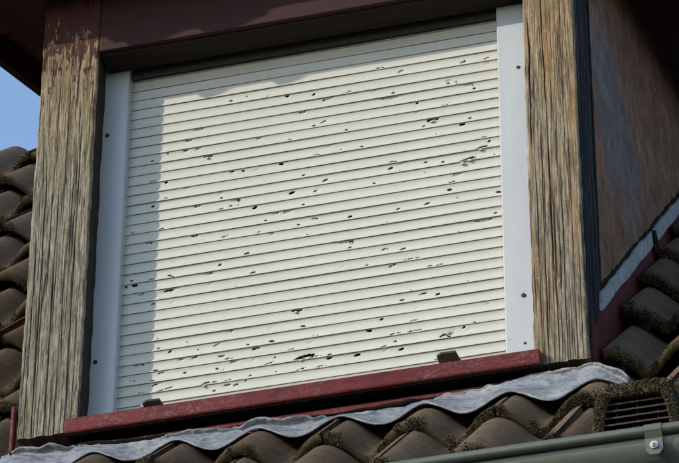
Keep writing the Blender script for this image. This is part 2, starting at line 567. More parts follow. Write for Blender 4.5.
# boarding under the tiles
def roof_pt(x, y, d=-0.125): return (x, y, crest(y) + d)
b = MB()
yt, zt_ = left_lip(NTOP)
slabs = [[roof_pt(x0, y0), roof_pt(x1, y0), roof_pt(x1, y1), roof_pt(x0, y1)] for (x0, x1, y0, y1) in
         ((-3.2, 2.2, -0.61, -0.125), (-0.639, 0.664, -0.125, -0.02), (0.665, 2.2, -0.125, 2.25))]
slabs.append([(-3.2, -.125, crest(-.125) - .125), (-.64, -.125, crest(-.125) - .125), (-.64, yt, zt_ - .135), (-3.2, yt, zt_ - .135)])
for a in slabs:
    c = [(p[0], p[1] + .012, p[2] - .02) for p in a]
    b.add(a + c, [(0,1,2,3), (7,6,5,4), (0,4,5,1), (1,5,6,2), (2,6,7,3), (3,7,4,0)])
b.build('roof_boarding', BROWN, roof)

# ridge caps along the top, left of the dormer
ry, rz = left_lip(NTOP, 0.03)
rz -= 0.075
cap_me = None
for k in range(3):
    m_ = MB()
    rings = []
    for (xx, rr) in ((0.0, 0.115), (0.02, 0.118), (0.06, 0.112), (0.40, 0.100)):
        rings.append([(xx, rr*math.cos(a), 0.9*rr*math.sin(a)) for a in [math.pi*(i/10) for i in range(11)]])
    vs_ = [v for r_ in rings for v in r_]
    fs_ = [(i*11+j, i*11+j+1, (i+1)*11+j+1, (i+1)*11+j) for i in range(3) for j in range(10)]
    if cap_me is None:
        m_.add(vs_, fs_)
        proto = m_.build('ridge_cap', TILE, roof, True, origin=(-4.0, ry, rz))
        sm = proto.modifiers.new('solid', 'SOLIDIFY'); sm.thickness = 0.015
        cap_me = proto.data
        for v in cap_me.vertices: v.co += Vector((4.0, -ry, -rz))
        o = proto
    else:
        o = proto.copy(); COL.objects.link(o); o.parent = roof
    o.location = Vector((-1.615 + k*0.37, ry, rz)) - rl

# vent tile in the lowest course
vent = empty('vent_tile', (0, 0, 0))
vent.parent = roof
vent['label'] = 'mossy hooded vent tile with a louvred grille beside the gutter bracket'
vy = LIP_Y - GAUGE_Y
def vent_z(u):                   # hood: a broad flat arch
    e = min(u, 1-u) * vw
    s = min(1.0, e/0.030); s = s*(2 - s)
    return math.sqrt(max(0.0, s))
vx0, vw = 0.738, 0.176
NV = 26
def hood_pt(u, y, ztop, xin=0.0):
    k = vent_z(u)
    zb = -0.675 + (y + 0.575)*0.84
    return (vx0 + u*vw + xin*(0.5-u)*2, y + .010*(1-k), zb + k*(ztop - zb))
HR = ((-0.30, -0.405, 0), (-0.42, -0.443, 0), (-0.545, -0.500, 0), (-0.568, -0.510, 0), (-0.575, -0.514, 0.001), (-0.577, -0.521, .004), (-0.577, -0.535, .014), (-0.572, -0.541, .019), (-0.54, -0.535, .020), (-0.42, -0.48, .02))
rows = [[hood_pt(i/NV, y + .002*mn.noise((i*.9, y*30, 2)), z + .0025*mn.noise((i*.7, y*40, 7)), xi) for i in range(NV+1)] for (y, z, xi) in HR]
m_ = MB()
m_.add([p for r_ in rows for p in r_], [(j*(NV+1)+i, j*(NV+1)+i+1, (j+1)*(NV+1)+i+1, (j+1)*(NV+1)+i) for j in range(len(rows)-1) for i in range(NV)])
hood = m_.build('hood', TILE, vent, True)
b = MB()
b.add([(vx0+.014, -.52, -.70), (vx0+vw-.014, -.52, -.70), (vx0+vw-.014, -.50, -.50), (vx0+.014, -.50, -.50)], [(0,1,2,3)])
b.build('vent_back', BLACKM, vent)
for k in range(5):
    zb = -0.5535 - 0.0155*k
    m_ = MB()
    ins = 0.021 if k else 0.026
    m_.rbox(vx0 + ins, vx0 + vw - ins, [(-.566, zb), (-.545, zb+.010), (-.545, zb+.0125), (-.566, zb+.0035)])
    m_.build('grille_bar', GRILLE, vent)
for k in range(3):
    xx = vx0 + vw*(0.28 + 0.23*k)
    m_ = MB(); m_.box(xx-.0015, xx+.0015, -.556, -.550, -.66, -.535)
    m_.build('grille_rib', GRILLE, vent)

# ------------------------------------------------------------------ moss on the lips (uncountable)
mr = random.Random(11)
mv = []; mf = []; mt = []
def blob(p, s, tone):
    n = len(mv)
    a = mr.uniform(0, 6.28)
    ax = [Vector((math.cos(a), math.sin(a), mr.uniform(-.4, .4))), Vector((-math.sin(a), math.cos(a), mr.uniform(-.4, .4))), Vector((mr.uniform(-.3, .3), mr.uniform(-.3, .3), 1))]
    for k in range(3):
        for sg in (1, -1):
            mv.append(p + ax[k]*(sg*s*mr.uniform(.55, 1.2)))
            mt.append(tone)
    for (i, j, k) in ((0,2,4),(2,1,4),(1,3,4),(3,0,4),(2,0,5),(1,2,5),(3,1,5),(0,3,5)):
        mf.append((n+i, n+j, n+k))
def moss_lip(p, half, amount, upto, pitch):
    cs, sn = math.cos(pitch), math.sin(pitch)
    wid = PER if half else W2
    for _ in range(int(amount*(0.5 if half else 1))):
        x = mr.uniform(0.004, wid - .004)
        dens = 1.2*mn.noise((p.x*9 + x*17, p.y*13, 1.7)) + 0.45*mn.noise((p.x*9 + x*70, p.y*13, 4.7))
        if dens < mr.uniform(-0.22, 0.30): continue
        if mr.random() < 0.62:
            ly = mr.uniform(-.003, .003); lz = mr.uniform(-.026, .001)
        else:
            ly = abs(mr.gauss(0, upto)); lz = .0005 - .070*ly
        hz = h_roll(x/PER)
        q = Vector((p.x + x, p.y + cs*ly - sn*(hz + lz), p.z + sn*ly + cs*(hz + lz)))
        s = mr.uniform(.0012, .0034)
        tone = min(1.0, max(0.0, mr.gauss(.42, .22)))
        if mr.random() < 0.010: tone = 1.0
        blob(q, s, tone)
for (p, half, course, pitch) in TILES:
    front = course <= 0
    right = p.x > 0.5
    if front and p.x > -1.2:
        moss_lip(p, half, 3600, .020, pitch)
    elif right and p.x < 1.3:
        moss_lip(p, half, 3400, .024, pitch)
    elif p.x > -2.9:
        moss_lip(p, half, 800, .012, pitch)
for i in range(11000):           # the vent hood's rim
    u = mr.random()
    if mr.random() < .45: u = mr.choice((mr.uniform(0, .12), mr.uniform(.88, 1)))
    ly = abs(mr.gauss(0, .020)) - .004
    if mn.noise((u*7, ly*50, 3.3)) < mr.uniform(-.7, .35): continue
    zt = -0.514 + max(0, ly)*0.45 - (mr.uniform(0, .030) if ly < .008 else 0)
    q = Vector(hood_pt(u, -0.577 + ly, zt, mr.uniform(0, .018) if ly < .008 else 0.0))
    blob(q, mr.uniform(.0012, .0034), 1.0 if mr.random() < .014 else min(1, max(0, mr.gauss(.42, .22))))
moss = mobj('moss', mv, mf, MOSS, roof)
tag(moss, 'dark green and brown moss growing along the lower lips of the tiles', kind='stuff')
at = moss.data.attributes.new('tone', 'FLOAT', 'POINT')
at.data.foreach_set('value', mt)

# ------------------------------------------------------------------ dormer
dorm = empty('dormer', (0, -0.115, -0.16), 'old shed dormer with weathered timber posts and dark red painted trim', 'dormer')
DP = math.tan(R(22.5))
def soff(y): return 1.22 + DP*y
PF = -0.115                      # plane of the posts' faces

def post(name, x0, x1, y1, z0, z1, mat, seed, cracks, side_mat, label, taper=0.0):
    """front face a fine grid with cracks, ridges and frayed edges; sides and ends closed"""
    nx, nz = 210, 360
    nchk = 75
    rs = np.random.RandomState(seed)
    u = np.linspace(0, 1, nx + 1); w = np.linspace(0, 1, nz + 1)
    U, Wz = np.meshgrid(u, w)
    X = x0 + U*(x1 - x0); Z = z0 + Wz*(z1 - z0)
    dep = np.zeros_like(X); ck = np.zeros_like(X)
    for (cu, wid, d, za, zb, amp, slope) in cracks:
        path = cu + slope*(Z - 0.4) + .45*amp*(vnoise(Z*4 + seed*3 + cu*50, cu*37 + 0*Z) - .5) + amp*.30*(vnoise(Z*23 + cu*90, cu*11 + 0*Z) - .5)
        m = np.clip((Z - za)/.09, 0, 1)*np.clip((zb - Z)/.09, 0, 1)
        m = m*(0.55 + 0.75*vnoise(Z*9 + cu*70, 3.3 + 0*Z))
        wj = 0.62*wid*(0.5 + vnoise(Z*14 + cu*31, 9.1 + 0*Z))
        gss = np.exp(-((U - path)/wj)**2)*m
        dep += .75*d*gss; ck = np.maximum(ck, np.clip(gss*1.15, 0, 1))
    # many thin drying checks that follow the grain
    for _ in range(nchk):
        cu = rs.rand(); zc_ = z0 + (z1 - z0)*rs.rand()**1.25; ln = rs.uniform(.03, .20)*(1.4 if zc_ < .3 else 1.0)
        wid = rs.uniform(.0025, .0055); sl = rs.uniform(-.02, .02); d = rs.uniform(.0015, .0045)
        lo, hi = zc_ - ln/2, zc_ + ln/2
        j0 = max(0, int((lo - z0)/(z1 - z0)*nz)); j1 = min(nz + 1, int((hi - z0)/(z1 - z0)*nz) + 2)
        if j1 <= j0: continue
        zz = Z[j0:j1]; uu = U[j0:j1]
        path = cu + sl*(zz - zc_)/.1 + .012*(vnoise(zz*16 + cu*90, cu*37 + 0*zz) - .5)
        tap = np.clip(1 - ((zz - zc_)/(ln/2))**2, 0, 1)
        gss = np.exp(-((uu - path)/(wid*(.35 + .65*tap)))**2)*np.sqrt(tap)
        dep[j0:j1] += d*gss; ck[j0:j1] = np.maximum(ck[j0:j1], np.clip(gss*1.1, 0, 1))
    warp = 0.8*(vnoise(Z*3 + seed, U*2) - .5)
    ridge = vnoise(U*60 + warp + seed*5, Z*5) * .6 + vnoise(U*110 + warp*2 + seed, Z*9)*.4
    dep += (1 - ridge)*0.0007
    low = np.clip((0.35 - Z)/0.45, 0, 1)
    deep = np.clip(vnoise(U*60 + warp*1.2 + 40 + seed, Z*2.4) - .80, 0, 1)*3.0
    dep += deep*0.0028*(0.35 + low); ck = np.maximum(ck, np.clip(deep*(.35 + .5*low), 0, .8))
    # rounded, frayed arrises
    e = np.minimum(U, 1 - U)*(x1 - x0)
    dep += 0.006*np.clip(1 - e/.006, 0, 1)**2
    fr = (vnoise(Z*40 + seed*9, U*0 + 2) - .5)*.0025 + (vnoise(Z*7 + seed*4, U*0 + 7) - .5)*.0016
    fr2 = (vnoise(Z*36 + seed*5, U*0 + 12) - .5)*.0025 + (vnoise(Z*6 + seed*2, U*0 + 17) - .5)*.0016
    X = X + fr*np.clip(1 - U*6, 0, 1) + fr2*np.clip(1 - (1-U)*6, 0, 1)
    # ragged bottom end
    rag = (vnoise(U*14 + seed, U*0 + 1) - .5)*.005
    Z = Z + rag*np.clip(1 - Wz*26, 0, 1)
    Y = PF + dep
    verts = list(zip(X.ravel().tolist(), Y.ravel().tolist(), Z.ravel().tolist()))
    cka = ck.ravel().tolist()
    faces = []
    W_ = nx + 1
    for j in range(nz):
        for i in range(nx):
            a = j*W_ + i
            faces.append((a, a+1, a+1+W_, a+W_))
    def addback(idx):
        base = len(verts)
        for k in idx:
            v = verts[k]; verts.append((v[0] - taper*max(0, min(1, (v[0] - x0)/(x1 - x0))), y1, v[2])); cka.append(0.0)
        return base
    left = [j*W_ for j in range(nz+1)]; right = [j*W_ + nx for j in range(nz+1)]
    bot = list(range(W_)); top = [nz*W_ + i for i in range(W_)]
    sidef = []
    for idx, flip in ((left, True), (right, False), (bot, False), (top, True)):
        bb = addback(idx)
        for k in range(len(idx)-1):
            q = (idx[k], bb+k, bb+k+1, idx[k+1])
            faces.append(q if flip == True else q[::-1])
            if idx is right or idx is left: sidef.append(len(faces)-1)
    o = mobj(name, verts, faces, mat, dorm, False, origin=(x0, PF, z0))
    o.data.materials.append(side_mat)
    for fi in sidef: o.data.polygons[fi].material_index = 1
    o.data.polygons.foreach_set('use_smooth', [i < nx*nz for i in range(len(faces))])
    at = o.data.attributes.new('crack', 'FLOAT', 'POINT')
    at.data.foreach_set('value', cka)
    o['label'] = label
    return o
cl = [(.46, .010, .012, -.2, .55, .05, .03), (.62, .008, .010, -.2, .40, .05, .02), (.24, .009, .010, -.2, .62, .06, -.02), (.78, .010, .012, -.2, .75, .05, .0),
      (.35, .007, .008, .25, .9, .06, .03), (.55, .009, .007, .45, .86, .05, -.02), (.12, .008, .010, -.2, .45, .05, .0), (.70, .006, .006, .1, .7, .05, .02), (.88, .006, .008, -.2, .3, .03, 0)]
post('post', -0.632, -0.489, 0.06, -0.122, 1.165, WOODL, 3, cl, BROWN, 'left weathered olive grey post with old red brown paint at its top', 0.021)
cr = [(.40, .013, .018, .10, 1.2, .08, -.03), (.47, .008, .010, -.2, .5, .05, .0), (.10, .016, .016, .45, .82, .05, .0), (.28, .008, .010, -.2, .55, .06, .0), (.62, .007, .009, -.2, .42, .05, .01),
      (.55, .012, .012, .03, .25, .06, .0), (.80, .006, .007, -.2, .5, .05, .0), (.16, .007, .008, -.2, .4, .05, .0), (.72, .006, .006, .3, .95, .05, 0), (.9, .006, .008, -.2, .2, .04, 0)]
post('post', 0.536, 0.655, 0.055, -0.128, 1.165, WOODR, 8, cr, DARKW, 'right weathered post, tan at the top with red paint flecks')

# lintel, soffit lining above the shutter
b = MB(); b.box(-0.4885, 0.5355, PF + .001, -0.030, 0.9435, 1.165)
b.build('lintel', MAROON, dorm, bevel=.003)
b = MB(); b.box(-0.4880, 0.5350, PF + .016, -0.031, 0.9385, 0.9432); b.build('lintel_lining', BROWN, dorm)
b = MB(); b.box(-0.4885, 0.5355, -0.0295, 0.09, 0.986, 1.03); b.build('shutter_box_floor', BROWN, dorm)
b = MB(); b.box(-0.4395, 0.4560, -0.028, -0.020, 0.955, 0.984); b.build('shutter_box_lip', BROWN, dorm)
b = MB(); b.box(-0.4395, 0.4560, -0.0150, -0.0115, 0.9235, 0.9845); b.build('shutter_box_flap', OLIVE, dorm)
b = MB(); b.box(-0.4885, 0.5355, 0.10, 0.115, -0.2, 1.2); b.build('hole_backing', BLACKM, dorm)  # black sheet added behind the slats to keep their holes dark

# cheeks
def cheek_poly(y0, y1, dz_low=-0.14):
    return [(y0, crest(y0) + dz_low), (y1, crest(y1) + dz_low), (y1, soff(y1) + .004), (y0, soff(y0) + .004)]
yb = 2.05
b = MB(); b.prism_x(cheek_poly(0.062, yb)[::-1], 0.600, 0.651); ch = b.build('cheek', CHEEK, dorm, origin=(0.6, 0, 0))
b = MB(); b.prism_x(cheek_poly(0.062, yb)[::-1], -0.630, -0.580); b.build('cheek', CHEEK, dorm, origin=(-0.63, 0, 0))
# ragged dark joint between post and cheek panel
rj = random.Random(5)
vs_ = []; fs_ = []
n_ = 110
for i in range(n_ + 1):
    z = 0.10 + (1.16-0.10)*i/n_
    w_ = .008 + .010*vnoise(z*30, 2.2) + .006*vnoise(z*90, 5.2)
    yc = .068 + .018*(z - .2) + .004*(vnoise(z*6, 1.1) - .5)
    vs_ += [(0.6512, yc - .012, z), (0.6545, yc - .010, z), (0.6545, yc + w_*.6 - .004, z), (0.6512, yc + w_, z)]
for i in range(n_):
    for k in range(3):
        a = i*4 + k
        fs_.append((a, a+1, a+5, a+4))
mobj('joint_sealant', vs_, fs_, BLACKM, dorm)
# side flashing: red sheet below, pale peeling strip above, along the tiles on the right
def line_top(y): return 0.135 + (y - 0.029)*0.924
b = MB()
poly = [(-0.085, -0.20), (-0.085, -0.005), (-0.02, 0.015)]
N = 22
for i in range(N + 1):
    y = 0.0 + 1.75*i/N
    poly.append((y, line_top(y) - 0.052 + .006*(vnoise(y*14, 4.4) - .5)))
poly += [(1.75, crest(1.75) - .15), (0.1, crest(.1) - .15)]
b.prism_x(poly, 0.6555, 0.6585); b.build('side_flashing', REDD, dorm)
def strip(y0, y1):
    b = MB(); top = []; low = []
    n = max(4, int((y1-y0)*40))
    for i in range(n + 1):
        y = y0 + (y1-y0)*i/n
        top.append((y, line_top(y) + .008*(vnoise(y*16, 8.8) - .5) + .004*(vnoise(y*60, 3.8) - .5)))
        low.append((y, line_top(y) - .047 + .006*(vnoise(y*14, 6.8) - .5)))
    b.prism_x(top[::-1] + low, 0.6548, 0.6625)
    return b.build('flashing_strip', STRIP, dorm)
strip(0.035, 0.78); strip(0.80, 1.75)
b = MB()
vs_ = []; fs_ = []
n_ = 90
for i in range(n_ + 1):
    y = 0.03 + 1.7*i/n_
    t_ = line_top(y) - .006; w_ = .006 + .012*vnoise(y*34, 7.7) + .010*vnoise(y*90, 1.7)
    vs_ += [(0.6512, y, t_), (0.656, y, t_), (0.656, y, t_ + w_*.6), (0.6512, y, t_ + w_)]
for i in range(n_):
    for k in range(3):
        a = i*4 + k
        fs_.append((a+4, a+5, a+1, a))
mobj('joint_sealant', vs_, fs_, BLACKM, dorm)
# black plate added as the dark crack through the pale strip
b = MB()
tp = [(0.6635, .755, line_top(.755) + .004), (0.6635, .80, line_top(.80) - .006), (0.672, .835, line_top(.80) - .080), (0.672, .80, line_top(.80) - .092), (0.669, .765, line_top(.765) - .045)]
b.add(tp + [(x + .002, y, z) for x, y, z in tp], [(0,1,2,3,4), (9,8,7,6,5)] + [(i, (i+1) % 5, 5 + (i+1) % 5, 5 + i)[::-1] for i in range(5)])
b.build('strip_crack', BLACKM, dorm)
b = MB(); b.box(-0.6455, -0.637, -0.120, -0.10, -0.185, -0.035); b.build('corner_trim', RED, dorm, bevel=.003)

# sill, with the red sheet below it
b = MB()
b.rbox(-0.512, 0.553, [(-0.136, -0.139), (-0.138, -0.134), (-0.138, -0.106), (-0.135, -0.100), (-0.020, -0.085), (-0.020, -0.139)][::-1])
b.build('sill', RED, dorm, bevel=.0025)
b = MB(); b.box(-0.508, 0.549, -0.131, -0.024, -0.1425, -0.1392); b.build('sill_shade_sheet', BLACKM, dorm)  # black sheet that paints in the shade below the sill
b = MB(); b.box(-0.64, 0.652, -0.109, -0.101, -0.196, -0.157); b.build('apron_board', RED, dorm)
b = MB(); b.box(-0.64, 0.652, -0.1065, -0.099, -0.30, -0.1965); b.build('lead_gap_shade', BLACKM, dorm)  # black filler: the shaded gap under the lead, done in colour

# lead apron dressed over the tiles, its upper edge curled and torn
def tile_top(x, y):
    """height of the course-0 tile surface above (x, y)"""
    u = (x - 0.120)/PER
    hz = h_roll(u)
    d = y - LIP_Y
    return crest(LIP_Y) + d*0.839 + hz*1.28
def lead_edge(x):  # y of the lower edge
    return -0.160 + .008*(vnoise(x*7 + 3, 1.0) - .5) + .006*(vnoise(x*30, 2.0) - .5)
NXL = 280
vs_ = []; fs_ = []
rowsN = 12
UPX = [-0.70, -0.60, -0.30, 0.02, 0.24, 0.40, 0.50, 0.62, 0.68, 0.72, 0.76]
UPZ = [-0.169, -0.167, -0.180, -0.188, -0.186, -0.176, -0.162, -0.160, -0.167, -0.202, -0.246]
for i in range(NXL + 1):
    x = -0.66 + (0.745 + 0.66)*i/NXL
    fol = 0.5 + 0.5*math.cos(2*math.pi*(x - .120)/PER)
    ye = lead_edge(x) - .004*(1 - fol)
    upz = float(np.interp(x, UPX, UPZ)) + .006*(vnoise(x*7 + 9, 5.0) - .5) + .006*(vnoise(x*21, 6.0) - .5) + .008*(vnoise(x*55, 8.0) - .5) + .004*(vnoise(x*130, 8.5) - .5)
    crumple = (vnoise(x*26, 3.0) - .5) + .5*(vnoise(x*60, 4.0) - .5)
    cur = max(0.0, min(1.0, 2.6*(vnoise(x*15, 3.0) - .40))) + .35*crumple
    out = float(np.interp(x, [.60, .70, .76], [0.0, .012, .02]))
    for j in range(rowsN):
        if j < 4:        # the torn upper edge curls away from the red sheet
            k = j/4
            y = -0.1215 - out - .017*(1-k)**1.3*cur
            z = upz + .005*(1-k)*(.4 + cur) - .004*k
        else:
            k = (j - 4)/(rowsN - 5)
            y0_ = -0.1225 - out
            y = y0_ + (min(ye, y0_ - .012) - y0_)*k
            zt = tile_top(x, y) + .009
            zr_ = crest(LIP_Y) + (y - LIP_Y)*0.839 + AMP*(fol - 1)*1.28 + .009
            zc = crest(LIP_Y) + (y - LIP_Y)*0.839 + .006
            zs = max(0.45*zr_ + 0.55*zc, zt)
            w_ = (1-k)**1.7
            z = max((upz - .006)*w_ + zs*(1 - w_), zt - .004)
            z += .004*(vnoise(x*20, y*60) - .5) + .003*(abs(vnoise(x*30 + y*60, y*40 + 7) - .5) - .22)*min(1, 3*k)
        vs_.append((x, y, z))
for i in range(NXL):
    for j in range(rowsN - 1):
        a = i*rowsN + j
        fs_.append((a, a+1, a+1+rowsN, a+rowsN))
lead = mobj('lead_apron', vs_, fs_, LEAD, dorm, True)
lead['label'] = 'crumpled silvery lead apron dressed over the tiles below the sill'
sm = lead.modifiers.new('solid', 'SOLIDIFY'); sm.thickness = .003; sm.offset = 0
# remnant of an older pale flashing, torn, between the red sheet and the lead
vs_ = []; fs_ = []
for i in range(241):
    x = -0.62 + 1.26*i/240
    zu = float(np.interp(x, UPX, UPZ)) + .006 + .018*(vnoise(x*11 + 2, 9.0) - .45) + .008*(vnoise(x*40, 9.5) - .5)
    yo = -.1105 - .004*vnoise(x*22, 2.5)
    vs_ += [(x, yo, zu), (x, yo - .003, zu - .010), (x, -.1175, zu - .022), (x, -.113, zu - .030)]
for i in range(240):
    for j in range(3):
        a = i*4 + j
        fs_.append((a, a+1, a+5, a+4))
rem = mobj('flashing_remnant', vs_, fs_, PINKF, dorm, True)
# ragged black ribbon painting the shadow line behind the lead's curled top edge
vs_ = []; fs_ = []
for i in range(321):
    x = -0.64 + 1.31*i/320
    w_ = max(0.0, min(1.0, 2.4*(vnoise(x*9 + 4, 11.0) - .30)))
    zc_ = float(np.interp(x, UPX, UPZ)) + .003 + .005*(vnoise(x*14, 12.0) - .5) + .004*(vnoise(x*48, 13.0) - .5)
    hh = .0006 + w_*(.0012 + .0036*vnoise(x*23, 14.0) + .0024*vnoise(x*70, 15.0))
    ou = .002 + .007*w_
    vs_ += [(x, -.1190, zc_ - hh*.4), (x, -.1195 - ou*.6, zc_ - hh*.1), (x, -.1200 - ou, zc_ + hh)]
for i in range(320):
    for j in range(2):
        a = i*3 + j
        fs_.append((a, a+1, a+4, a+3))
so_ = mobj('lead_edge_shade', vs_, fs_, BLACKM, dorm, True)
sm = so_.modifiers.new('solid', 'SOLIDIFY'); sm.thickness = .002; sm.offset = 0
# its end turned down beside the right post and over the next roll
# dormer roof: boards, soffit, bargeboards, fascia
XV0, XV1 = -0.868, 0.885
b = MB()
def dk(y, d): return soff(y) + d
b.prism_x([(-0.255, dk(-.255, 0)), (-0.255, dk(-.255, .03)), (2.16, dk(2.16, .03)), (2.16, dk(2.16, 0))], XV0 + .0205, XV1 - .0205)
b.build('soffit_boarding', SOFFIT, dorm)
for (xa, xb) in ((XV0, XV0 + .02), (XV1 - .02, XV1)):
    b = MB()
    b.prism_x([(-0.285, dk(-.285, -.085)), (-0.285, dk(-.285, .075)), (2.2, dk(2.2, .075)), (2.2, dk(2.2, -.085))], xa, xb)
    b.build('bargeboard', BROWN, dorm)
b = MB(); b.box(XV0 + .0205, XV1 - .0205, -0.275, -0.2555, dk(-.26, -.004), dk(-.26, .045)); b.build('fascia', MAROON, dorm)
# two courses of eave tiles on the dormer; one has slipped
for course in range(0, 3):
    for k in range(0, 6):
        x = -1.105 + k*W2 - (PER if course % 2 else 0)
        wide = True
        if x < -0.95: x += PER; wide = False
        if x + W2 > 1.0: wide = False
        if x < -0.95 or x > 0.80: continue
        slip = 0.045 if (course == 0 and k == 1) else 0.0
        y = -0.326 - slip + 0.30*course
        me = FULL[(k + course) % 4] if wide else HALF[k % 2]
        o = bpy.data.objects.new('eave_tile', me)
        COL.objects.link(o); o.parent = dorm
        o.location = Vector((x, y, dk(y, .030 + .065 + .010))) - wloc(dorm)
        o.rotation_euler = (R(22.5), R(trnd.uniform(-.6, .6)), R(trnd.uniform(-.6, .6)))
b = MB()
b.prism_x([(0.55, dk(.55, .031)), (0.55, dk(.55, .06)), (2.14, dk(2.14, .06)), (2.14, dk(2.14, .031))], XV0 + .021, XV1 - .021)
b.build('roof_covering', TILE, dorm)

# ------------------------------------------------------------------ roller shutter
shut = empty('roller_shutter', (0, 0, -0.10), 'closed cream roller shutter pitted with small holes and dents', 'shutter')
HOLES = """-194 820 s;-155 826 x;-104 815 x;-55 805 s;-270 749 d;-296 721 e;-269 693 e;-245 668 t;-383 680 s;-122 693 e;-67 608 m;-18 749 e;372 822 s;423 818 e;171 837 d;333 765 s;352 767 s;353 758 x;380 750 d;394 737 s;201 763 s;193 750 D;9 798 s;43 776 d;258 722 s;11 705 s;89 677 s;126 621 s;273 651 s;296 667 T;382 653 s;364 638 m;426 577 s;409 560 T;437 538 x;370 531 X;317 540 s;276 547 s;200 557 d;193 546 m;216 535 x;-346 610 s;-377 547 s;-210 539 s;-176 528 d;-187 512 s;-210 506 e;-268 526 e;-129 495 m;-159 607 s;-13 567 s;-41 521 m;-13 482 s;-49 470 d;-80 470 e;-102 454 s;-24 428 s;-426 475 e;-353 473 m;-271 443 e;-197 427 d;-145 369 m;-209 350 s;-236 331 d;-130 313 m;-329 342 s;-421 344 s;-412 329 m;-433 328 s;-323 301 D;-19 191 e;38 542 m;155 511 s;275 518 x;351 498 d;338 475 e;331 458 m;445 430 m;349 432 x;278 429 m;211 427 s;98 427 m;409 359 D;436 373 s;351 335 x;88 357 D;98 341 s;221 314 m;243 277 D;197 271 e;138 284 s;370 199 x;300 176 m;218 175 m;240 193 x;-25 190 t;-9 145 m;-82 117 m;-138 118 s;-124 104 s;-182 163 e;-210 130 e;-351 172 x;-348 145 s;-321 131 s;-292 105 e;-392 106 d;-352 80 m;-340 75 e;-284 68 s;-209 66 s;-194 56 d;-199 97 e;-168 79 d;-89 56 d;-131 34 s;-235 27 t;-214 8 s;-181 27 e;-331 28 D;-386 26 e;-7 61 X;-14 27 d;171 131 s;143 105 m;202 80 d;246 82 D;202 67 s;215 44 m;177 54 m;115 46 m;52 52 m;318 65 T;325 53 s;358 76 s;383 82 s;34 28 d;22 56 D"""
TYPES = {'x': (.0026, .0014), 's': (.0044, .0022), 'm': (.0068, .0027), 'e': (.0075, .0028), 'd': (.0115, .0038), 'D': (.0190, .0044), 't': (.0120, .0044), 'T': (.0165, .0050), 'X': (.0215, .0062)}
hl = []
for s in HOLES.split(';'):
    a, b_, c = s.split()
    hl.append((int(a)/1000, int(b_)/1000, c))
drnd = random.Random(77)
for _ in range(95):
    x = drnd.uniform(-.42, .44)
    z = drnd.choice((.10, .06, .14, .35, .50, .62, .74)) + .12*x + drnd.gauss(0, .05)
    if 0.0 < z < .83: hl.append((x, z, drnd.choice('eeexgggg')))
TYPES['g'] = (.0065, .0020)
SP = 0.028
XL, XR = -0.462, 0.474
prof_z = [0.0012, 0.0, 0.0012, 0.0030, 0.0048, 0.0066, 0.0084, 0.0102, 0.0120, 0.0138, 0.0156, 0.0174, 0.0192, 0.0210, 0.0228, 0.0246, 0.0268, 0.0300]
def prof_y(k, z):
    if k == 0: return -0.0024
    if k == 1: return -0.0046
    if k == len(prof_z) - 1: return -0.0022
    t = z/0.0275
    # concave: lip forward at the bottom, hollow above the middle
    return -0.0054*(1 - t/0.62)**2 if t < 0.62 else -0.0026*((t - 0.62)/0.38)**2
srnd = random.Random(21)
